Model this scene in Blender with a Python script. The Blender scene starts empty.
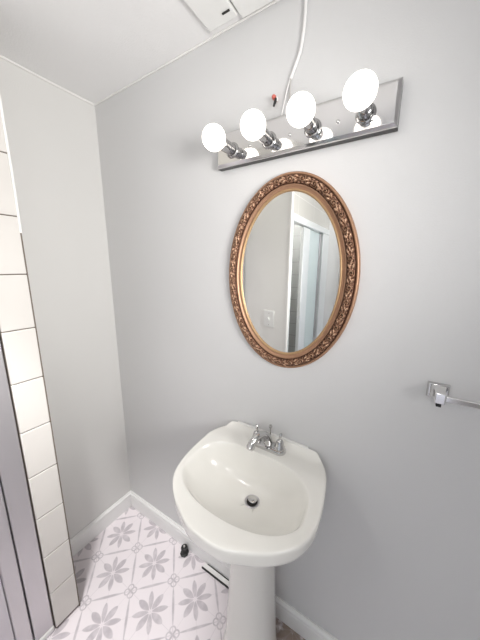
import bpy, bmesh, math, random
from mathutils import Vector, Matrix

S = bpy.context.scene
COL = S.collection
PI = math.pi
random.seed(7)

# ------------------------------------------------------------------ camera, light, exposure
CAM = bpy.data.cameras.new('camera')
CAM.sensor_fit = 'VERTICAL'
CAM.sensor_height = 32.0
CAM.lens = 258.79 * 32.0 / 640.0
CAM.clip_start = 0.02
cam = bpy.data.objects.new('camera', CAM)
COL.objects.link(cam)
cam.location = (1.4546, -0.8995, 1.6469)
cam.rotation_euler = (1.3673, -0.0057, 0.5595)
S.camera = cam

S.view_settings.view_transform = 'Standard'
S.view_settings.look = 'None'
S.view_settings.gamma = 1.0
S.view_settings.use_curve_mapping = False
S.view_settings.exposure = 0.05

W = bpy.data.worlds.new('world')
S.world = W
W.use_nodes = True
W.node_tree.nodes['Background'].inputs[0].default_value = (0.78, 0.87, 1.0, 1)
W.node_tree.nodes['Background'].inputs[1].default_value = 1.0

BULB_STRENGTH = 2.4
# added area fill standing in for daylight at the unseen doorway
DL = bpy.data.lights.new('doorway_fill', 'AREA')
DL.shape = 'RECTANGLE'
DL.size = 0.95
DL.size_y = 2.0
DL.energy = 1.5
DL.color = (0.92, 0.95, 1.0)
dl = bpy.data.objects.new('doorway_fill', DL)
COL.objects.link(dl)
dl.location = (1.65, -3.10, 1.05)
dl.rotation_euler = (PI / 2, 0, 0)       # faces +y, into the room

# added fill spot to the right of the camera, turned to the corner
RL = bpy.data.lights.new('added_corner_fill', 'SPOT')
RL.energy = 132.0
RL.spot_size = math.radians(96)
RL.spot_blend = 1.0
RL.shadow_soft_size = 0.30
RL.color = (1.0, 0.985, 0.96)
rl = bpy.data.objects.new('added_corner_fill', RL)
COL.objects.link(rl)
rl.location = (2.20, -0.90, 1.70)
rl.rotation_euler = (Vector((0.0, -0.45, 1.90)) - rl.location).to_track_quat('-Z', 'Y').to_euler()
# added fill from above, brightening the shower side and the floor
NL = bpy.data.lights.new('added_down_fill', 'SPOT')
NL.energy = 26.0
NL.spot_size = math.radians(62)
NL.spot_blend = 0.8
NL.shadow_soft_size = 0.10
NL.color = (1.0, 0.98, 0.96)
nl = bpy.data.objects.new('added_down_fill', NL)
COL.objects.link(nl)
nl.location = (0.66, -0.86, 2.43)
nl.rotation_euler = (Vector((0.36, -0.42, 0.0)) - nl.location).to_track_quat('-Z', 'Y').to_euler()
# second added spot, narrow, to brighten the floor of the nook
ML = bpy.data.lights.new('added_floor_spot', 'SPOT')
ML.energy = 122.0
ML.spot_size = math.radians(36)
ML.spot_blend = 0.7
ML.shadow_soft_size = 0.08
ML.color = (1.0, 0.985, 0.97)
ml = bpy.data.objects.new('added_floor_spot', ML)
COL.objects.link(ml)
ml.location = (0.75, -0.95, 2.40)
ml.rotation_euler = (Vector((0.30, -0.50, 0.0)) - ml.location).to_track_quat('-Z', 'Y').to_euler()
# added point fill for the rear walls reflected in the mirror
BL = bpy.data.lights.new('added_rear_fill', 'POINT')
BL.energy = 17.0
BL.shadow_soft_size = 0.15
bl_ = bpy.data.objects.new('added_rear_fill', BL)
COL.objects.link(bl_)
bl_.location = (1.60, -2.30, 2.20)
# added point fill that lifts the dark tiled stall behind the camera
SL = bpy.data.lights.new('added_stall_fill', 'POINT')
SL.energy = 13.0
SL.shadow_soft_size = 0.05
sl = bpy.data.objects.new('added_stall_fill', SL)
COL.objects.link(sl)
sl.location = (0.33, -1.75, 2.3)

H = 2.461          # ceiling height

# ------------------------------------------------------------------ node helpers
def new_mat(name):
    m = bpy.data.materials.new(name)
    m.use_nodes = True
    nt = m.node_tree
    return m, nt, nt.nodes['Principled BSDF']

def setc(b, color=None, rough=None, metal=None, **kw):
    if color is not None: b.inputs['Base Color'].default_value = (*color, 1)
    if rough is not None: b.inputs['Roughness'].default_value = rough
    if metal is not None: b.inputs['Metallic'].default_value = metal
    for k, v in kw.items():
        b.inputs[k.replace('_', ' ')].default_value = v

def mat(name, color, rough=0.5, metal=0.0, bump=0.0, bscale=200.0, var=0.0, vscale=4.0, **kw):
    m, nt, b = new_mat(name)
    setc(b, color, rough, metal, **kw)
    tc = nt.nodes.new('ShaderNodeTexCoord')
    if bump > 0:
        n = nt.nodes.new('ShaderNodeTexNoise'); n.inputs['Scale'].default_value = bscale
        n.inputs['Detail'].default_value = 3
        nt.links.new(tc.outputs['Object'], n.inputs['Vector'])
        bp = nt.nodes.new('ShaderNodeBump'); bp.inputs['Strength'].default_value = bump
        bp.inputs['Distance'].default_value = 0.002
        nt.links.new(n.outputs['Fac'], bp.inputs['Height'])
        nt.links.new(bp.outputs['Normal'], b.inputs['Normal'])
    if var > 0:
        n2 = nt.nodes.new('ShaderNodeTexNoise'); n2.inputs['Scale'].default_value = vscale
        n2.inputs['Detail'].default_value = 4
        nt.links.new(tc.outputs['Object'], n2.inputs['Vector'])
        mx = nt.nodes.new('ShaderNodeMix'); mx.data_type = 'RGBA'
        mx.inputs[6].default_value = (*[c * (1 - var) for c in color], 1)
        mx.inputs[7].default_value = (*[min(1, c * (1 + var)) for c in color], 1)
        nt.links.new(n2.outputs['Fac'], mx.inputs[0])
        nt.links.new(mx.outputs[2], b.inputs['Base Color'])
    return m

class NB:
    """small expression builder for math nodes"""
    def __init__(s, nt): s.nt = nt
    def op(s, o, a, b=0.0, c=None):
        n = s.nt.nodes.new('ShaderNodeMath'); n.operation = o
        for i, v in enumerate((a, b, c)):
            if v is None: continue
            if isinstance(v, (int, float)): n.inputs[i].default_value = v
            else: s.nt.links.new(v, n.inputs[i])
        return n.outputs[0]
    def add(s, a, b): return s.op('ADD', a, b)
    def sub(s, a, b): return s.op('SUBTRACT', a, b)
    def mul(s, a, b): return s.op('MULTIPLY', a, b)
    def mx(s, a, b): return s.op('MAXIMUM', a, b)
    def mn(s, a, b): return s.op('MINIMUM', a, b)
    def ab(s, a): return s.op('ABSOLUTE', a)
    def fr(s, a): return s.op('FRACT', a)
    def step(s, v, w):                 # 1 where v < 0, softened over w
        n = s.nt.nodes.new('ShaderNodeMapRange'); n.interpolation_type = 'SMOOTHSTEP'
        s.nt.links.new(v, n.inputs[0])
        n.inputs[1].default_value = -w; n.inputs[2].default_value = w
        n.inputs[3].default_value = 1; n.inputs[4].default_value = 0
        return n.outputs[0]

def floor_material():
    m, nt, b = new_mat('star_pattern_floor_tile')
    nb = NB(nt)
    tc = nt.nodes.new('ShaderNodeTexCoord')
    sp = nt.nodes.new('ShaderNodeSeparateXYZ')
    nt.links.new(tc.outputs['Object'], sp.inputs[0])
    X = nb.sub(sp.outputs[0], 0.1325); Y = nb.add(sp.outputs[1], 0.324)
    k = 1.0 / 0.305                                    # lattice cells lie at 45 degrees
    u = nb.mul(nb.add(X, Y), k); v = nb.mul(nb.sub(X, Y), k)
    # position relative to the star in the middle of the cell
    pu = nb.sub(nb.fr(u), 0.5); pv = nb.sub(nb.fr(v), 0.5)
    r = nb.op('SQRT', nb.add(nb.mul(pu, pu), nb.mul(pv, pv)))
    th = nb.op('ARCTAN2', pv, pu)
    def petals(off, s0, L, w):
        a = nb.sub(nb.fr(nb.add(nb.mul(nb.add(th, off), 2 / PI), 10.5)), 0.5)   # 4-fold
        a = nb.mul(a, PI / 2)
        s = nb.mul(r, nb.op('COSINE', a)); t = nb.ab(nb.mul(r, nb.op('SINE', a)))
        q = nb.op('DIVIDE', nb.sub(s, s0), L)
        q = nb.mn(nb.mx(q, 0.0), 1.0)
        prof = nb.mul(nb.mul(nb.op('POWER', q, 0.8), nb.op('POWER', nb.sub(1.0, q), 0.7)), w * 3.0)
        return nb.step(nb.add(nb.sub(t, prof), 0.002), 0.012)
    star = nb.mx(petals(0.0, 0.03, 0.36, 0.052), petals(PI / 4, 0.04, 0.34, 0.066))
    # slim spindles along the lattice edges
    eu = nb.sub(0.5, nb.ab(pu)); ev = nb.sub(0.5, nb.ab(pv))
    def spindle(e, along):
        q = nb.op('DIVIDE', nb.ab(along), 0.40)
        wd = nb.mul(nb.sub(1.0, nb.mul(q, q)), 0.026)
        return nb.step(nb.sub(e, nb.mx(wd, 0.004)), 0.012)
    spn = nb.mx(spindle(eu, pv), spindle(ev, pu))
    # curls at the lattice nodes
    rings = None
    for (du, dv) in ((0.075, 0.0), (-0.075, 0.0), (0.0, 0.075), (0.0, -0.075)):
        nu = nb.sub(nb.fr(nb.add(u, 0.5 - du)), 0.5); nv = nb.sub(nb.fr(nb.add(v, 0.5 - dv)), 0.5)
        rr = nb.op('SQRT', nb.add(nb.mul(nu, nu), nb.mul(nv, nv)))
        g = nb.step(nb.sub(nb.ab(nb.sub(rr, 0.060)), 0.013), 0.012)
        rings = g if rings is None else nb.mx(rings, g)
    pat = nb.mx(nb.mx(star, spn), rings)
    # wear breaks the print up a little
    nz = nt.nodes.new('ShaderNodeTexNoise'); nz.inputs['Scale'].default_value = 26; nz.inputs['Detail'].default_value = 6
    nt.links.new(tc.outputs['Object'], nz.inputs['Vector'])
    mr = nt.nodes.new('ShaderNodeMapRange'); nt.links.new(nz.outputs['Fac'], mr.inputs[0])
    mr.inputs[1].default_value = 0.3; mr.inputs[2].default_value = 0.6
    mr.inputs[3].default_value = 0.55; mr.inputs[4].default_value = 1.0
    pat = nb.mul(pat, mr.outputs[0])
    # seams of the 305 mm tiles
    sx = nb.sub(0.5, nb.ab(nb.sub(nb.fr(nb.mul(nb.add(X, 0.1525), k)), 0.5)))
    sy = nb.sub(0.5, nb.ab(nb.sub(nb.fr(nb.mul(nb.add(Y, 0.0), k)), 0.5)))
    seam = nb.mul(nb.step(nb.sub(nb.mn(sx, sy), 0.004), 0.004), 0.35)
    base = nt.nodes.new('ShaderNodeMix'); base.data_type = 'RGBA'
    base.inputs[6].default_value = (0.80, 0.745, 0.768, 1)
    base.inputs[7].default_value = (0.49, 0.45, 0.48, 1)
    nt.links.new(nb.mx(pat, seam), base.inputs[0])
    # brown water stain on the floor behind the pedestal
    dx = nb.op('DIVIDE', nb.sub(sp.outputs[0], 1.19), 0.11); dy = nb.op('DIVIDE', nb.add(sp.outputs[1], 0.06), 0.09)
    d2 = nb.op('SQRT', nb.add(nb.mul(dx, dx), nb.mul(dy, dy)))
    n3 = nt.nodes.new('ShaderNodeTexNoise'); n3.inputs['Scale'].default_value = 38; n3.inputs['Detail'].default_value = 5
    nt.links.new(tc.outputs['Object'], n3.inputs['Vector'])
    stain = nb.mul(nb.step(nb.add(nb.sub(d2, 1.0), nb.mul(nb.sub(n3.outputs['Fac'], 0.45), 3.0)), 0.4), 0.75)
    st = nt.nodes.new('ShaderNodeMix'); st.data_type = 'RGBA'
    nt.links.new(stain, st.inputs[0]); nt.links.new(base.outputs[2], st.inputs[6])
    st.inputs[7].default_value = (0.20, 0.13, 0.075, 1)
    nt.links.new(st.outputs[2], b.inputs['Base Color'])
    setc(b, None, 0.42)
    return m

def tile_material(name, color, grout, w, h, plane, rough=0.18, line=0.004, off=(0, 0)):
    m, nt, b = new_mat(name)
    nb = NB(nt)
    tc = nt.nodes.new('ShaderNodeTexCoord'); sp = nt.nodes.new('ShaderNodeSeparateXYZ')
    nt.links.new(tc.outputs['Object'], sp.inputs[0])
    a = sp.outputs[1] if plane == 'x' else sp.outputs[0]
    def edge(c, s, o):
        f = nb.fr(nb.add(nb.mul(c, 1 / s), 50 + o))
        return nb.mul(nb.sub(0.5, nb.ab(nb.sub(f, 0.5))), s)
    d = nb.mn(edge(a, w, off[0]), edge(sp.outputs[2], h, off[1]))
    g = nb.step(nb.sub(d, line / 2), line * 0.4)
    mx = nt.nodes.new('ShaderNodeMix'); mx.data_type = 'RGBA'
    nt.links.new(g, mx.inputs[0])
    mx.inputs[6].default_value = (*color, 1); mx.inputs[7].default_value = (*grout, 1)
    nt.links.new(mx.outputs[2], b.inputs['Base Color'])
    setc(b, None, rough)
    return m

# ------------------------------------------------------------------ materials
M_wall = mat('pale_grey_wall_paint', (0.645, 0.641, 0.639), 0.55, bump=0.25, bscale=260, var=0.012, vscale=3)
M_wall_l = mat('warm_grey_wall_paint', (0.66, 0.652, 0.635), 0.6, bump=0.2, bscale=240, var=0.02, vscale=2.5)
M_partition = mat('lightened_wall_paint', (0.84, 0.83, 0.80), 0.6, bump=0.2, bscale=240)  # wall paint lightened to stand for light falling on the partition
M_ceil = mat('ceiling_paint', (0.85, 0.845, 0.84), 0.8, bump=0.35, bscale=170, var=0.015)
M_white = mat('white_gloss_trim', (0.80, 0.795, 0.785), 0.35, bump=0.05, bscale=60, var=0.02, vscale=9)
M_caulk = mat('white_caulk', (0.82, 0.81, 0.79), 0.6, bump=0.3, bscale=120)
M_tile = mat('cream_glazed_tile', (0.63, 0.605, 0.575), 0.16, bump=0.04, bscale=30, var=0.012, vscale=8)
M_grout = mat('brown_grout', (0.17, 0.14, 0.115), 0.9, bump=0.2, bscale=300)
M_floor = floor_material()
M_ceramic = mat('white_vitreous_china', (0.835, 0.82, 0.775), 0.17, bump=0.0, var=0.006, vscale=5, Coat_Weight=0.15, Coat_Roughness=0.1)
M_chrome = mat('polished_chrome', (0.60, 0.595, 0.59), 0.07, 1.0, bump=0.04, bscale=40)
M_mirrorchrome = mat('chrome_fixture_plate', (0.83, 0.82, 0.81), 0.08, 1.0, bump=0.05, bscale=18)
M_socket = mat('chrome_dark_reflection', (0.42, 0.415, 0.41), 0.09, 1.0)  # chrome copy darkened to stand for dark reflections on the sockets
M_plate = mat('chrome_light_bar_plate', (0.76, 0.75, 0.745), 0.08, 1.0, bump=0.05, bscale=18)
M_brushed = mat('brushed_aluminium', (0.60, 0.58, 0.60), 0.36, 0.8, bump=0.08, bscale=90)
M_alu = mat('white_aluminium_frame', (0.78, 0.80, 0.80), 0.3, 0.25)
M_dark = mat('black_rubber', (0.012, 0.012, 0.012), 0.5, bump=0.1)
M_darkgap = mat('dark_gap', (0.03, 0.027, 0.025), 0.9)
M_shadebox = mat('shaded_fixture_sides', (0.06, 0.058, 0.056), 0.4, 0.3)  # near-black colour stands for shade under and beside the light-bar plate
M_red = mat('red_plastic_nut', (0.55, 0.13, 0.10), 0.4)
M_cable = mat('white_cable_jacket', (0.80, 0.79, 0.78), 0.4, bump=0.05)
M_wire = mat('grey_insulation', (0.50, 0.48, 0.46), 0.4)
M_plastic = mat('white_plastic', (0.84, 0.84, 0.82), 0.3)
M_glass = mat('silvered_glass', (0.93, 0.94, 0.925), 0.0, 1.0)
M_frost = mat('frosted_teal_glass', (0.66, 0.76, 0.76), 0.25, 0.0, bump=0.15, bscale=120)
M_panel = mat('obscure_shower_panel', (0.60, 0.575, 0.61), 0.3, 0.35, bump=0.12, bscale=70, var=0.04, vscale=12)
M_porcelain = mat('socket_insulator', (0.85, 0.83, 0.78), 0.25)
M_tile_in = tile_material('grey_shower_tile', (0.40, 0.40, 0.39), (0.22, 0.21, 0.20), 0.155, 0.155, 'x')
M_tile_hd = tile_material('beige_header_tile', (0.62, 0.60, 0.555), (0.80, 0.78, 0.74), 0.42, 0.20, 'x', line=0.005)
M_tile_hd2 = tile_material('beige_side_tile', (0.62, 0.60, 0.555), (0.80, 0.78, 0.74), 0.155, 0.20, 'y', line=0.005)

def bulb_material():
    m, nt, b = new_mat('lit_globe_glass')
    setc(b, (0.9, 0.88, 0.85), 0.2)
    b.inputs['Emission Color'].default_value = (1.0, 0.955, 0.89, 1)
    b.inputs['Emission Strength'].default_value = BULB_STRENGTH
    return m
M_bulb = bulb_material()

def gilt_material():
    m, nt, b = new_mat('copper_gilt_frame')
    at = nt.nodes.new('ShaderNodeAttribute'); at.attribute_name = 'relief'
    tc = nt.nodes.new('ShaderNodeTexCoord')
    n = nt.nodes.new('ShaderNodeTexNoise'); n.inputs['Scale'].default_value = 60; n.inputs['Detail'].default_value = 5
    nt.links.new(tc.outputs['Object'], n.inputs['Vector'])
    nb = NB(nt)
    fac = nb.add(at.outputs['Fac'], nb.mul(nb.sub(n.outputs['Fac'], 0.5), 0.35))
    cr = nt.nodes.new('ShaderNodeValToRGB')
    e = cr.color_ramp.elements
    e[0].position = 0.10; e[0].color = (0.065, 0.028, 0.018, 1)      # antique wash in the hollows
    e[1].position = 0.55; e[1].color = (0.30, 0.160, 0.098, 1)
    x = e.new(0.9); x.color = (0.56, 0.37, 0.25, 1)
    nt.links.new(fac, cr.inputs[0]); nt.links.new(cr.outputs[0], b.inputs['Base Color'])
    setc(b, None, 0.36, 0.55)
    return m
M_gilt = gilt_material()
M_gold = mat('gold_inner_bead', (0.46, 0.30, 0.16), 0.42, 0.55, bump=0.1, bscale=80)
M_copper = mat('copper_frame_moulding', (0.40, 0.228, 0.14), 0.38, 0.5, bump=0.12, bscale=70, var=0.10, vscale=25)

# ------------------------------------------------------------------ mesh helpers
def obj(name, bm, m, parent=None, smooth=True, bevel=0.0, seg=2, angle=35):
    bmesh.ops.recalc_face_normals(bm, faces=bm.faces)
    me = bpy.data.meshes.new(name)
    bm.to_mesh(me); bm.free()
    me.materials.append(m)
    o = bpy.data.objects.new(name, me)
    COL.objects.link(o)
    if smooth:
        for p in me.polygons: p.use_smooth = True
    if bevel > 0:
        md = o.modifiers.new('bevel', 'BEVEL'); md.width = bevel; md.segments = seg
        md.limit_method = 'ANGLE'; md.angle_limit = math.radians(30)
    if smooth:
        bpy.context.view_layer.objects.active = o
        try:
            me.set_sharp_from_angle(angle=math.radians(angle))
        except Exception:
            pass
    if parent: o.parent = parent
    return o

def thing(name, label, cat, loc=(0, 0, 0), group=None):
    o = bpy.data.objects.new(name, None)
    COL.objects.link(o); o.location = loc
    o['label'] = label; o['category'] = cat
    if group: o['group'] = group
    return o

def tag(o, label, cat, group=None):
    o['label'] = label; o['category'] = cat
    if group: o['group'] = group
    return o

def struct(o):
    o['kind'] = 'structure'
    return o

def box(bm, x0, x1, y0, y1, z0, z1):
    vs = [bm.verts.new((x, y, z)) for z in (z0, z1) for (x, y) in ((x0, y0), (x1, y0), (x1, y1), (x0, y1))]
    for f in ((3, 2, 1, 0), (4, 5, 6, 7), (0, 1, 5, 4), (1, 2, 6, 5), (2, 3, 7, 6), (3, 0, 4, 7)):
        bm.faces.new([vs[i] for i in f])
    return bm

def bx(*a):
    return box(bmesh.new(), *a)

def loft(bm, rings, closed=True, cap0=True, cap1=True):
    R_ = []
    for r in rings: R_.append([bm.verts.new(p) for p in r])
    n = len(R_[0])
    for a, b_ in zip(R_, R_[1:]):
        for i in range(n if closed else n - 1):
            j = (i + 1) % n
            bm.faces.new((a[i], a[j], b_[j], b_[i]))
    if cap0: bm.faces.new(list(reversed(R_[0])))
    if cap1: bm.faces.new(R_[-1])
    return bm

def lathe(bm, prof, axis='z', n=40, origin=(0, 0, 0), cap0=True, cap1=True):
    """prof: list of (radius, height along axis)"""
    rings = []
    for r, h in prof:
        ring = []
        for i in range(n):
            a = 2 * PI * i / n
            c, s = r * math.cos(a), r * math.sin(a)
            if axis == 'z': p = (c, s, h)
            elif axis == 'y': p = (c, h, s)
            else: p = (h, c, s)
            ring.append(tuple(p[k] + origin[k] for k in range(3)))
        rings.append(ring)
    return loft(bm, rings, True, cap0, cap1)

def smooth_path(pts, sub=8):
    P = [Vector(p) for p in pts]
    out = []
    for i in range(len(P) - 1):
        p0 = P[max(i - 1, 0)]; p1 = P[i]; p2 = P[i + 1]; p3 = P[min(i + 2, len(P) - 1)]
        for k in range(sub):
            t = k / sub
            out.append(0.5 * ((2 * p1) + (p2 - p0) * t + (2 * p0 - 5 * p1 + 4 * p2 - p3) * t * t + (3 * p1 - p0 - 3 * p2 + p3) * t ** 3))
    out.append(P[-1])
    return out

def tube(bm, pts, rad, n=10, sub=8, flat=1.0):
    P = smooth_path(pts, sub) if sub > 1 else [Vector(p) for p in pts]
    m_ = len(P)
    def rr(i):
        if isinstance(rad, (int, float)): return rad
        f = i / (m_ - 1) * (len(rad) - 1); k = min(int(f), len(rad) - 2)
        return rad[k] + (rad[k + 1] - rad[k]) * (f - k)
    up = Vector((0, 0, 1))
    rings = []
    prev = None
    for i, p in enumerate(P):
        t = (P[min(i + 1, m_ - 1)] - P[max(i - 1, 0)]).normalized()
        if prev is None:
            s = t.cross(up)
            if s.length < 1e-3: s = t.cross(Vector((1, 0, 0)))
        else:
            s = prev - t * prev.dot(t)
        s.normalize(); prev = s
        w = s.cross(t).normalized()
        r = rr(i)
        rings.append([p + s * (r * math.cos(2 * PI * k / n)) + w * (r * flat * math.sin(2 * PI * k / n)) for k in range(n)])
    return loft(bm, rings)

def extrude_profile(bm, prof, axis, a0, a1):
    """prof: closed polygon of (offset_from_wall, z); axis 'x': runs along x on the wall y=0 (offset goes to -y);
    axis 'y': runs along y on the wall x=0 (offset goes to +x)"""
    def P(d, z, t): return (t, -d, z) if axis == 'x' else (d, t, z)
    return loft(bm, [[P(d, z, a0) for d, z in prof], [P(d, z, a1) for d, z in prof]])

def sstep(a, b, x):
    t = max(0, min(1, (x - a) / (b - a)))
    return t * t * (3 - 2 * t)

# ------------------------------------------------------------------ room shell
XR, YB = 2.45, -3.0
XT = 0.28            # face of the tiled shower jamb
XS = 0.67            # face of the second shower opening behind the camera
YP = -1.10           # partition with the switch
struct(obj('floor', bx(-0.1, XR + 0.1, YB - 1.2, 0.1, -0.1, 0.0), M_floor, smooth=False))
struct(obj('ceiling', bx(-0.1, XR + 0.1, YB - 0.1, 0.1, H, H + 0.1), M_ceil, smooth=False))
struct(obj('wall_back', bx(-0.1, XR + 0.1, 0.0, 0.1, 0.0, H), M_wall, smooth=False))
struct(obj('wall_left', bx(-0.1, 0.0, YB, 0.0, 0.0, H), M_wall_l, smooth=False))
struct(obj('wall_right', bx(XR, XR + 0.1, YB - 0.1, 0.0, 0.0, H), M_wall, smooth=False))
bm = bmesh.new()
box(bm, -0.1, 1.2, YB - 0.1, YB, 0, H); box(bm, 2.1, XR, YB - 0.1, YB, 0, H); box(bm, 1.2, 2.1, YB - 0.1, YB, 2.05, H)
struct(obj('wall_front', bm, M_wall_l, smooth=False))
# casing of the doorway in the wall behind the camera
bm = bmesh.new()
box(bm, 1.13, 1.20, YB, YB + 0.018, 0, 2.12); box(bm, 2.10, 2.17, YB, YB + 0.018, 0, 2.12); box(bm, 1.20, 2.10, YB, YB + 0.018, 2.05, 2.12)
struct(obj('door_1', bm, M_white, smooth=False, bevel=0.004))

# partition that carries the light switch (seen in the mirror), and the tiled stall behind it
bm = bmesh.new()
box(bm, 0.0, XS - 0.012, YP - 0.03, YP, 0, H)
struct(obj('wall_partition', bm, M_partition, smooth=False))
struct(obj('trim_4', bx(XS - 0.012, XS + 0.006, YP - 0.036, YP + 0.004, 0, H), M_caulk, bevel=0.003))
bm = bmesh.new()
box(bm, 0.0, 0.012, -2.26, YP - 0.03, 0.0, H)
box(bm, 0.0, XS - 0.02, -2.28, -2.26, 0.0, H)
struct(obj('wall_shower', bm, M_tile_in, smooth=False))
struct(obj('wall_shower_header', bx(XS - 0.06, XS, -2.28, YP - 0.037, 2.06, H), M_tile_hd, smooth=False))
struct(obj('wall_beyond', bx(0.0, XS, YB, -2.28, 0, H), M_wall_l, smooth=False))

# tiled jamb of the shower at the left edge of the photograph: glazed tiles, grout between them
Y0, Y1 = -0.494, -0.597
bm = bmesh.new()
box(bm, 0.0, XT - 0.008, Y1 - 0.0, Y0 - 0.002, 0, H)
box(bm, XT - 0.013, XT - 0.0005, Y0 - 0.0029, Y0 + 0.0005, 0, 1.76)
struct(obj('wall_shower_jamb', bm, M_grout, smooth=False))
bm = bmesh.new()
ztop = 1.815 + 0.2003 * 3
zz = ztop
while zz > -0.19:
    a, b_ = max(zz - 0.2003 + 0.0016, 0.001), min(zz - 0.0016, H - 0.001)
    if b_ > a + 0.01:
        box(bm, XT - 0.012, XT, Y1, Y0 - 0.003, a, b_)
    zz -= 0.2003
struct(obj('trim_1', bm, M_tile, bevel=0.003, seg=3))
# the caulk bead up the tile edge
bm = bmesh.new()
tube(bm, [(XT - 0.003, Y0 - 0.001, 1.76), (XT - 0.0025, Y0 + 0.0005, 1.95), (XT - 0.003, Y0 - 0.001, 2.2), (XT - 0.003, Y0, H - 0.002)], 0.0042, n=8, sub=4)
struct(obj('trim_2', bm, M_caulk))

# baseboards: flat face with a moulded cap
prof = [(0.0, 0.0), (0.015, 0.0), (0.015, 0.078), (0.013, 0.081), (0.0135, 0.088), (0.0165, 0.091), (0.0165, 0.097),
        (0.013, 0.101), (0.0085, 0.104), (0.007, 0.109), (0.0, 0.109)]
bm = bmesh.new(); extrude_profile(bm, prof, 'x', 0.0155, XR - 0.001)
struct(obj('baseboard_back', bm, M_white, angle=25))
bm = bmesh.new(); extrude_profile(bm, prof, 'y', -0.4935, -0.0005)
struct(obj('baseboard_left', bm, M_white, angle=25))

# thin bead of paint along the ceiling joints
bm = bmesh.new()
tube(bm, [(0.003, -0.003, H - 0.003), (0.003, -0.25, H - 0.0045), (0.003, -0.49, H - 0.003)], 0.0042, n=8, sub=6)
tube(bm, [(0.003, -0.003, H - 0.003), (0.5, -0.003, H - 0.004), (1.1, -0.003, H - 0.003), (2.4, -0.003, H - 0.003)], 0.0036, n=8, sub=6)
struct(obj('trim_3', bm, M_caulk))

# ------------------------------------------------------------------ ceiling panel above the wall
t = thing('ceiling_panel', 'white flat access panel on the ceiling above the light bar', 'ceiling panel', (0.9, -0.2, H))
obj('panel', bx(-0.118, -0.002, -0.30, 0.168, -0.012, -0.0005), M_plastic, t, bevel=0.003)
obj('side_panel', bx(0.004, 0.30, -0.30, 0.186, -0.010, -0.0005), M_plastic, t, bevel=0.003)
obj('clip', bx(-0.040, -0.012, 0.130, 0.136, -0.0155, -0.0122), M_darkgap, t, bevel=0.001)

# ------------------------------------------------------------------ direct shower frame at the left edge
t = thing('shower_door', 'brushed metal framed shower door standing beside the strip of cream tiles', 'shower door', (0.262, -0.6, 0))
obj('jamb', bx(-0.02, 0.008, -0.0705, -0.0005, 0.03, 1.95), M_brushed, t, bevel=0.004)
obj('door_stile', bx(-0.03, 0.004, -0.125, -0.0735, 0.05, 1.92), M_brushed, t, bevel=0.005)
obj('door_panel', bx(-0.022, -0.008, -0.440, -0.126, 0.05, 1.92), M_panel, t, bevel=0.002)
obj('door_stile', bx(-0.03, 0.004, -0.490, -0.441, 0.05, 1.92), M_brushed, t, bevel=0.005)
obj('top_rail', bx(-0.03, 0.008, -0.495, -0.0005, 1.951, 2.0), M_brushed, t, bevel=0.004)
obj('sill', bx(-0.05, 0.012, -0.495, -0.0005, 0.0, 0.029), M_white, t, bevel=0.006)
struct(obj('wall_shower_lintel', bx(0.2, XT, YP, Y1 - 0.002, 2.002, H), M_tile_hd, smooth=False))

# ------------------------------------------------------------------ shower opening seen in the mirror
t = thing('shower_enclosure', 'white framed sliding shower screen with pale teal panel, seen in the mirror', 'shower screen', (XS - 0.03, 0, 0))
obj('top_rail', bx(-0.02, 0.04, -2.278, YP - 0.037, 2.0, 2.058), M_alu, t, bevel=0.005)
obj('bottom_rail', bx(-0.025, 0.04, -2.278, YP - 0.037, 0.0, 0.07), M_alu, t, bevel=0.005)
obj('jamb', bx(-0.015, 0.038, -1.15, YP - 0.037, 0.0705, 1.9995), M_alu, t, bevel=0.004)
obj('jamb', bx(-0.015, 0.038, -2.277, -2.03, 0.0705, 1.9995), M_alu, t, bevel=0.004)
dp = obj('sliding_panel', bx(-0.004, 0.004, -2.02, -1.63, 0.075, 1.995), M_frost, t, bevel=0.001)
obj('stile', bx(-0.01, 0.022, -1.63, -1.45, 0.075, 1.995), M_alu, dp, bevel=0.006)
obj('stile', bx(-0.01, 0.014, -2.02, -2.0, 0.075, 1.995), M_brushed, dp, bevel=0.003)
obj('handle', bx(0.0225, 0.034, -1.56, -1.54, 0.55, 0.75), M_chrome, dp, bevel=0.004)

t = thing('light_switch', 'white light switch plate on the wall seen in the mirror', 'light switch', (0.512, YP, 1.21))
obj('plate', bx(-0.048, 0.048, 0.0005, 0.007, -0.070, 0.070), M_plastic, t, bevel=0.003)
obj('toggle', bx(-0.006, 0.006, 0.0071, 0.018, -0.012, 0.012), M_plastic, t, bevel=0.002)
for s in (-1, 1):
    bm = bmesh.new(); lathe(bm, [(0.004, 0.0071), (0.0035, 0.0085)], 'y', 12, (0, 0, s * 0.05)); obj('screw', bm, M_wire, t)

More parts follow.
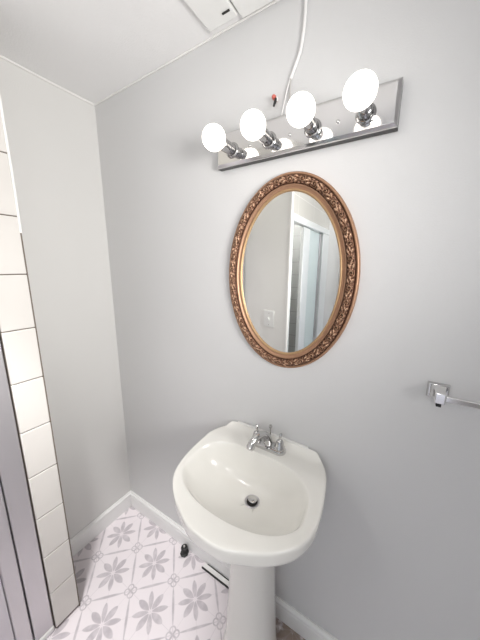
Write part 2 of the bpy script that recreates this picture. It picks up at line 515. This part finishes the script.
# ------------------------------------------------------------------ oval mirror
t = thing('oval_mirror', 'oval wall mirror in a carved copper gilt frame', 'mirror', (1.093, 0.0, 1.612))
AO, BO = 0.2445, 0.3440            # outer half axes
NT = 960
def oval(off):                     # points of the ellipse moved inwards by off
    pts = []
    for i in range(NT):
        a = 2 * PI * i / NT
        c, s = math.cos(a), math.sin(a)
        nx, nz = c / AO, s / BO
        l = math.hypot(nx, nz)
        pts.append((AO * c - nx / l * off, BO * s - nz / l * off))
    return pts
arc = [0.0]
base = oval(0.02)
for i in range(NT):
    j = (i + 1) % NT
    arc.append(arc[-1] + math.hypot(base[j][0] - base[i][0], base[j][1] - base[i][1]))
PER = arc[-1]
def frame_ring(profile, name, m, relief=None):
    bm = bmesh.new()
    rings = []
    cols = []
    for k, (off, d) in enumerate(profile):
        ov = oval(off)
        ring = []
        for i in range(NT):
            h = 0.0
            if relief:
                h = relief(i, k / (len(profile) - 1))
            ring.append((ov[i][0], -(d + h * 0.0110), ov[i][1]))
            cols.append(h)
        rings.append(ring)
    R_ = [[bm.verts.new(p) for p in r] for r in rings]
    for a, b_ in zip(R_, R_[1:]):
        for i in range(NT):
            j = (i + 1) % NT
            bm.faces.new((a[i], a[j], b_[j], b_[i]))
    # close the back
    for i in range(NT):
        j = (i + 1) % NT
        bm.faces.new((R_[-1][i], R_[-1][j], R_[0][j], R_[0][i]))
    bm.verts.index_update()
    o = obj(name, bm, m, t, angle=80)
    if relief:
        at = o.data.attributes.new('relief', 'FLOAT', 'POINT')
        at.data.foreach_set('value', cols)
    return o
NREP = 38
def carve(i, v):
    """acanthus scrolls along the band; v runs 0..1 across it"""
    s = arc[i] / PER * NREP
    k = math.floor(s); f = s - k
    y = v - 0.5
    if k % 2: y = -y
    h = 0.0
    # spiral scroll
    dx, dy = (f - 0.35) * 1.25, y + 0.05
    r = math.hypot(dx, dy); a = math.atan2(dy, dx)
    if r < 0.46:
        h = max(h, (0.5 + 0.5 * math.cos(2 * PI * (r / 0.20) - a)) * (1 - (r / 0.46) ** 4))
    # leaf fans on either side
    for (cx, cy, tilt) in ((0.86, 0.22, 0.7), (0.84, -0.26, -0.6), (0.02, 0.05, 0.2)):
        ex, ey = (f - cx), y - cy
        if ex > 0.5: ex -= 1
        if ex < -0.5: ex += 1
        ex *= 1.25
        px = ex * math.cos(tilt) + ey * math.sin(tilt); py = -ex * math.sin(tilt) + ey * math.cos(tilt)
        q = 1 - (px / 0.30) ** 2 - (py / 0.15) ** 2
        if q > 0:
            vein = 0.62 + 0.38 * abs(math.cos(18 * px + 14 * abs(py)))
            h = max(h, math.sqrt(q) * vein)
    fine = 0.5 + 0.5 * math.cos(2 * PI * (3 * f + 1.6 * y)) * math.cos(2 * PI * (2.2 * y - 0.5 * f))
    h = max(h, 0.55 * fine)
    edge = sstep(0, 0.10, v) * sstep(0, 0.10, 1 - v)
    return h * edge
band = []
for k in range(25):
    v = k / 24
    band.append((0.0105 + v * 0.027, 0.0165 + 0.0085 * math.sin(PI * (0.12 + 0.80 * v))))
band = [(0.0105, 0.004)] + band + [(0.0375, 0.004)]
def carve2(i, u):
    k = round(u * 26)
    if k == 0 or k == 26: return 0.0
    return carve(i, (k - 1) / 24)
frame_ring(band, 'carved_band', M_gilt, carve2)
frame_ring([(0.0, 0.0008), (0.0, 0.013), (0.0015, 0.0185), (0.005, 0.0205), (0.0085, 0.0195), (0.0104, 0.016), (0.0104, 0.0008)], 'outer_moulding', M_copper)
frame_ring([(0.0376, 0.003), (0.0376, 0.0195), (0.041, 0.0205), (0.0435, 0.0165), (0.047, 0.014), (0.0515, 0.0135), (0.0515, 0.003)], 'inner_cove', M_copper)
frame_ring([(0.0516, 0.003), (0.0516, 0.0145), (0.0535, 0.0165), (0.056, 0.0165), (0.058, 0.0145), (0.0595, 0.0115), (0.0595, 0.003)], 'inner_bead', M_gold)
bm = bmesh.new()
g = oval(0.0585)
loft(bm, [[(x, -0.0015, z) for x, z in g[::5]], [(x, -0.0095, z) for x, z in g[::5]]])
obj('mirror_glass', bm, M_glass, t, angle=20)

# ------------------------------------------------------------------ vanity light bar
PX0, PX1, PZ0, PZ1 = 0.807, 1.396, 2.009, 2.121
LC = ((PX0 + PX1) / 2, 0.0, (PZ0 + PZ1) / 2)
t = thing('vanity_light', 'chrome four socket light bar on the wall above the oval mirror', 'wall light', LC)
hx, hz = (PX1 - PX0) / 2, (PZ1 - PZ0) / 2
def rect(i, y): return [(-hx + i, y, -hz + i), (hx - i, y, -hz + i), (hx - i, y, hz - i), (-hx + i, y, hz - i)]
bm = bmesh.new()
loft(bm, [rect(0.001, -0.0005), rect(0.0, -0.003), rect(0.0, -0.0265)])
obj('shade_box', bm, M_shadebox, t, angle=15)
bm = bmesh.new()
loft(bm, [rect(0.0, -0.0268), rect(0.0, -0.031), rect(0.0012, -0.0325), rect(0.0095, -0.0377), rect(0.0115, -0.038)])
obj('back_plate', bm, M_plate, t, angle=15)
BX = [0.880, 1.0255, 1.171, 1.3165]
BZ = 2.056
for x in (0.953, 1.098, 1.244):
    bm = bmesh.new(); lathe(bm, [(0.0052, -0.0378), (0.005, -0.040), (0.003, -0.0415), (0.0006, -0.042)], 'y', 14, (x - LC[0], 0, BZ - LC[2]))
    obj('cap_screw', bm, M_chrome, t)
for x in BX:
    o_ = (x - LC[0], 0, BZ - LC[2])
    bm = bmesh.new()
    lathe(bm, [(0.0255, -0.0379), (0.026, -0.0392), (0.024, -0.0410), (0.0205, -0.0420), (0.0192, -0.044), (0.0192, -0.070),
               (0.0172, -0.0715), (0.0172, -0.074), (0.0198, -0.0755), (0.0198, -0.103), (0.0185, -0.1045), (0.016, -0.1045)], 'y', 44, o_)
    obj('socket', bm, M_socket, t, angle=30)
BR = 0.0382
for n_, x in enumerate(BX):
    prof_ = [(0.0135, -0.1047), (0.0145, -0.109)]
    yc = -0.1475 + 0.0012
    a0 = math.asin(0.018 / BR)
    for k in range(25):
        a = a0 + (PI - a0) * k / 24
        prof_.append((max(BR * math.sin(a), 0.0004), yc + BR * math.cos(a)))
    bm = bmesh.new()
    lathe(bm, prof_, 'y', 40, (0, 0, 0))
    lb = ['lit round globe bulb at the left end of the chrome light bar',
          'lit round globe bulb second from the left on the chrome light bar',
          'lit round globe bulb third from the left, in front of the hanging cable',
          'lit round globe bulb at the right end of the chrome light bar, nearest'][n_]
    o = tag(obj('globe_bulb', bm, M_bulb), lb, 'light bulb', 'globe bulbs on the light bar')
    o.location = (x, 0, BZ)

# cable that feeds the light bar
t = thing('power_cable', 'white power cable hanging down the wall to the light bar', 'cable', (1.1, 0, 2.2))
bm = bmesh.new()
tube(bm, [(0.020, -0.0075, 0.2605), (0.0195, -0.007, 0.21), (0.017, -0.0065, 0.15), (0.009, -0.0065, 0.095), (-0.008, -0.006, 0.055), (-0.020, -0.006, 0.030)], 0.0048, n=10, sub=8)
obj('jacket', bm, M_cable, t)
bm = bmesh.new(); tube(bm, [(-0.0195, -0.006, 0.032), (-0.021, -0.006, -0.02), (-0.026, -0.006, -0.0795)], 0.0022, n=8, sub=6); obj('wire', bm, M_wire, t)
bm = bmesh.new(); tube(bm, [(-0.0205, -0.006, 0.032), (-0.034, -0.006, -0.01), (-0.050, -0.006, -0.0795)], 0.0022, n=8, sub=6); obj('wire', bm, M_cable, t)

t = thing('wire_connector', 'small red and black wire connector poking out of the wall above the light bar', 'wire connector', (1.030, 0, 2.180))
bm = bmesh.new(); lathe(bm, [(0.0055, -0.0005), (0.0055, -0.012), (0.0075, -0.014), (0.006, -0.024), (0.002, -0.027)], 'y', 16, (0, 0, 0.008)); obj('cap', bm, M_red, t)
bm = bmesh.new(); tube(bm, [(0.004, -0.016, 0.004), (0.007, -0.020, -0.003), (0.004, -0.021, -0.012), (0.000, -0.020, -0.020)], [0.0036, 0.0045, 0.0042, 0.003], n=8, sub=5); obj('stub', bm, M_dark, t)
bm = bmesh.new(); tube(bm, [(0.009, -0.018, 0.006), (0.013, -0.020, 0.0), (0.012, -0.020, -0.007)], 0.0022, n=8, sub=5); obj('wire', bm, M_cable, t)

# ------------------------------------------------------------------ pedestal sink
SX, SZ = 1.055, 0.900
sink = thing('pedestal_sink', 'white ceramic pedestal sink against the grey wall under the oval mirror', 'sink', (SX, 0, 0))
half = [(0.0, -0.456), (0.06, -0.451), (0.118, -0.427), (0.166, -0.401), (0.202, -0.374), (0.233, -0.341), (0.254, -0.303), (0.266, -0.257),
        (0.2675, -0.21), (0.264, -0.165), (0.255, -0.105), (0.242, -0.06), (0.225, -0.028), (0.203, -0.011), (0.180, -0.005), (0.12, -0.004), (0.06, -0.004)]
hp = smooth_path([(x, y, 0) for x, y in half] , 4)
out = [(p.x, p.y) for p in hp]
left = [(-x, y) for x, y in reversed(out) if x > 1e-4]
outline = out + [(0.02, -0.004), (-0.02, -0.004)] + left
NO = len(outline)
CY = -0.225
def deck(x, y):
    return 0.030 * max(0.0, min(1.0, (y + 0.28) / 0.175)) ** 1.2 + 0.026 * sstep(-0.0255, -0.004, y)
ang = [math.atan2(y + 0.247, x) for x, y in outline]
def ring_out(sc, dz, yc=CY, follow=1.0):
    r = []
    for x, y in outline:
        X = x * sc; Y = yc + (y - yc) * sc
        Y = min(Y, -0.004)
        r.append((X, Y, SZ + dz + deck(x, y) * follow))
    return r
IA = 0.232
ICX = -0.006
ICY = -0.247
def ring_in(sc, dz, cx=0.0, cy=0.0, follow=0.0, ex=2.25):
    r = []
    for a, (x, y) in zip(ang, outline):
        c, s = math.cos(a), math.sin(a)
        ex = 2.9 if s > 0.25 else 2.15 if s < -0.25 else 2.15 + 0.75 * sstep(-0.25, 0.25, s)
        ib = 0.142 if s > 0.25 else 0.133 if s < -0.25 else 0.133 + 0.009 * sstep(-0.25, 0.25, s)
        k = (abs(c / IA) ** ex + abs(s / ib) ** ex) ** (-1 / ex)
        X = ICX + cx + c * k * sc; Y = ICY + cy + s * k * sc
        r.append((X, Y, SZ + dz + deck(X, Y) * follow))
    return r
def ring_mix(t_, dz):
    a, b_ = ring_out(0.975, 0), ring_in(1.03, 0)
    r = []
    for p, q in zip(a, b_):
        X = p[0] + (q[0] - p[0]) * t_; Y = p[1] + (q[1] - p[1]) * t_
        r.append((X, Y, SZ + dz + deck(X, Y)))
    return r
rings = []
PC = -0.165
def ell(a_, b_, cy, z):
    return [(a_ * math.cos(a), min(cy + b_ * math.sin(a), -0.004), z) for a in ang]
rings.append(ell(0.085, 0.085, PC, 0.725))
rings.append(ell(0.100, 0.100, PC - 0.005, 0.735))
under = [(0.55, -0.135), (0.72, -0.110), (0.84, -0.085), (0.925, -0.066), (0.965, -0.056)]
for sc, dz in under: rings.append(ring_out(sc, dz, follow=0.35))
for sc, dz in ((0.978, -0.050), (0.985, -0.040), (0.994, -0.022), (0.999, -0.012), (0.999, -0.006), (0.994, -0.0018), (0.985, 0.0)):
    rings.append(ring_out(sc, dz, follow=0.35 + 0.65 * min(1, (dz + 0.05) / 0.045)))
for t_ in (0.0, 0.2, 0.4, 0.6, 0.8, 1.0): rings.append(ring_mix(t_, 0.0008))
for sc, dz, fo in ((1.012, 0.0004, 1), (1.0, -0.0025, 1), (0.98, -0.009, 0.9), (0.955, -0.020, 0.75), (0.92, -0.036, 0.5), (0.87, -0.052, 0.3), (0.79, -0.070, 0.1),
                   (0.68, -0.085, 0), (0.55, -0.0955, 0), (0.42, -0.1015, 0), (0.30, -0.1055, 0), (0.20, -0.108, 0)):
    w_ = (1 - sc)
    rings.append(ring_in(sc, dz, cx=0.024 * w_, cy=0.070 * w_, follow=fo))
DCX, DCY = 0.014, -0.190
rings.append([(DCX + 0.031 * math.cos(a), DCY + 0.031 * math.sin(a), SZ - 0.1095) for a in ang])
bm = bmesh.new()
loft(bm, rings)
basin = obj('basin', bm, M_ceramic, sink, angle=60)
# drain
bm = bmesh.new()
lathe(bm, [(0.0285, -0.1094), (0.0285, -0.1065), (0.0265, -0.1055), (0.0225, -0.107), (0.0205, -0.1085), (0.0205, -0.1094)], 'z', 40, (DCX, DCY, SZ))
drain = obj('drain', bm, M_brushed, sink)
bm = bmesh.new()
lathe(bm, [(0.0202, -0.1092), (0.0202, -0.1080)], 'z', 32, (DCX, DCY, SZ)); obj('drain_throat', bm, M_darkgap, drain)
bm = bmesh.new()
lathe(bm, [(0.006, -0.1079), (0.006, -0.104), (0.0165, -0.1025), (0.0165, -0.0995), (0.012, -0.0975), (0.004, -0.0968)], 'z', 32, (DCX, DCY + 0.003, SZ))
obj('stopper', bm, M_chrome, drain)
# pedestal column
bm = bmesh.new()
prs = []
def pring(a_, bf, bb, cy, z, n=56):
    r = []
    for i in range(n):
        a = 2 * PI * i / n
        c, s = math.cos(a), math.sin(a)
        e = 2.6
        k = (abs(c) ** e + abs(s) ** e) ** (-1 / e)
        r.append((0.008 + c * k * a_, cy + s * k * (bb if s > 0 else bf), z))
    return r
for z, a_, bf, bb in ((0.0, 0.120, 0.104, 0.085), (0.012, 0.121, 0.106, 0.086), (0.03, 0.119, 0.104, 0.085), (0.06, 0.112, 0.096, 0.08), (0.12, 0.106, 0.090, 0.076), (0.25, 0.099, 0.084, 0.074),
                      (0.42, 0.091, 0.079, 0.072), (0.58, 0.085, 0.078, 0.072), (0.68, 0.084, 0.080, 0.074), (0.722, 0.085, 0.083, 0.076), (0.742, 0.086, 0.085, 0.078)):
    prs.append(pring(a_, bf, bb, PC, z))
loft(bm, prs)
obj('pedestal', bm, M_ceramic, sink, angle=60)
# bead of caulk where the ledge meets the wall
bm = bmesh.new(); tube(bm, [(-0.165, -0.0055, SZ + 0.0565), (-0.05, -0.0055, SZ + 0.0575), (0.10, -0.0055, SZ + 0.0575), (0.158, -0.0055, SZ + 0.0565)], 0.0045, n=8, sub=6)
obj('caulk_bead', bm, M_caulk, sink)

# ------------------------------------------------------------------ faucet
FX, FY, FZ = 1.063, -0.0545, 0.9312
fa = thing('faucet', 'chrome two handle faucet mounted on the back ledge of the white sink', 'faucet', (FX, FY, FZ))
def stadium(hw, r, z, n=16, yo=0.0):
    pts = []
    for i in range(n + 1):
        a = -PI / 2 + PI * i / n; pts.append((hw + r * math.cos(a), r * math.sin(a) + yo, z))
    for i in range(n + 1):
        a = PI / 2 + PI * i / n; pts.append((-hw + r * math.cos(a), r * math.sin(a) + yo, z))
    return pts
bm = bmesh.new()
loft(bm, [stadium(0.051, 0.0245, 0.0), stadium(0.051, 0.0255, 0.002), stadium(0.051, 0.0255, 0.010), stadium(0.051, 0.0235, 0.0135), stadium(0.051, 0.018, 0.016), stadium(0.051, 0.010, 0.017)])
obj('base_plate', bm, M_chrome, fa, angle=30)
for s in (-1, 1):
    bm = bmesh.new()
    lathe(bm, [(0.0215, 0.016), (0.0215, 0.021), (0.019, 0.026), (0.0165, 0.034), (0.0150, 0.043), (0.0125, 0.049), (0.007, 0.052), (0.006, 0.054)], 'z', 32, (s * 0.051, 0, 0))
    hd = obj('handle', bm, M_chrome, fa)
    bm = bmesh.new()
    tube(bm, [(s * 0.051, 0, 0.052), (s * 0.0515, 0.001, 0.064), (s * 0.054, 0.004, 0.079)], [0.006, 0.0045, 0.0062, 0.004], n=12, sub=5)
    obj('lever', bm, M_chrome, hd)
bm = bmesh.new()
tube(bm, [(0, 0.002, 0.012), (-0.001, -0.001, 0.040), (-0.006, -0.018, 0.064), (-0.016, -0.045, 0.074), (-0.026, -0.072, 0.064), (-0.032, -0.088, 0.040)],
     [0.0185, 0.0165, 0.0145, 0.0130, 0.0135, 0.0165], n=20, sub=7)
sp_ = obj('spout', bm, M_chrome, fa)
bm = bmesh.new()
tube(bm, [(-0.0321, -0.0884, 0.0394), (-0.0332, -0.0912, 0.0345)], 0.0128, n=18, sub=1); obj('aerator', bm, M_wire, sp_)
bm = bmesh.new()
lathe(bm, [(0.0028, 0.012), (0.0028, 0.072), (0.0058, 0.075), (0.0070, 0.081), (0.0055, 0.087), (0.002, 0.089)], 'z', 16, (0, 0.0215, 0))
obj('lift_rod', bm, M_chrome, fa)

# ------------------------------------------------------------------ towel bar
TX, TZ = 1.5745, 1.298
tb = thing('towel_bar', 'chrome towel bar with a square bracket fixed to the grey wall', 'towel bar', (TX, 0, TZ))
def post(cx):
    bm = bmesh.new()
    def sq(hx_, z0, z1, y): return [(cx - hx_, y, z0), (cx + hx_, y, z0), (cx + hx_, y, z1), (cx - hx_, y, z1)]
    loft(bm, [sq(0.0262, -0.0225, 0.0225, -0.0005), sq(0.0262, -0.0225, 0.0225, -0.006), sq(0.0225, -0.019, 0.019, -0.0105)])
    obj('wall_plate', bm, M_chrome, tb, angle=20, bevel=0.001)
    bm = bmesh.new()
    loft(bm, [sq(0.0195, -0.0165, 0.0185, -0.0106), sq(0.0160, -0.016, 0.0180, -0.022),
              sq(0.0130, -0.0155, 0.0175, -0.040), sq(0.0125, -0.015, 0.017, -0.064), sq(0.0105, -0.013, 0.015, -0.0665)])
    o = obj('bracket', bm, M_mirrorchrome, tb, angle=20, bevel=0.0012)
    bm = bmesh.new(); box(bm, cx - 0.006, cx + 0.006, -0.058, -0.046, -0.027, -0.0158)  # small dark block under the bracket
    obj('dark_block', bm, M_dark, o, bevel=0.001)
post(0.0); post(0.61)
obj('bar', bx(0.0128, 0.597, -0.059, -0.046, -0.0075, 0.0075), M_mirrorchrome, tb, bevel=0.0015)

# ------------------------------------------------------------------ bits on the floor along the baseboard
t = thing('trim_strip', 'loose white trim strip with dark edges lying on the floor by the baseboard', 'trim strip', (0.77, -0.032, 0))
obj('strip', bx(-0.085, 0.125, -0.011, 0.0105, 0.0005, 0.012), M_caulk, t, bevel=0.003)
obj('dark_edge', bx(-0.090, 0.130, -0.0165, -0.0112, 0.0004, 0.010), M_dark, t, bevel=0.001)
obj('dark_edge', bx(-0.070, 0.130, 0.0107, 0.0148, 0.0004, 0.010), M_dark, t, bevel=0.001)
t = thing('pipe_stub', 'small black capped pipe stub on the tiled floor beside the baseboard', 'pipe stub', (0.545, -0.042, 0))
bm = bmesh.new(); lathe(bm, [(0.025, 0.0004), (0.025, 0.006), (0.018, 0.009), (0.016, 0.030), (0.019, 0.033), (0.019, 0.045), (0.008, 0.048)], 'z', 8)
obj('stub', bm, M_dark, t, angle=20)
bm = bmesh.new(); lathe(bm, [(0.0055, 0.0482), (0.005, 0.054), (0.002, 0.056)], 'z', 12); obj('valve', bm, M_wire, t)
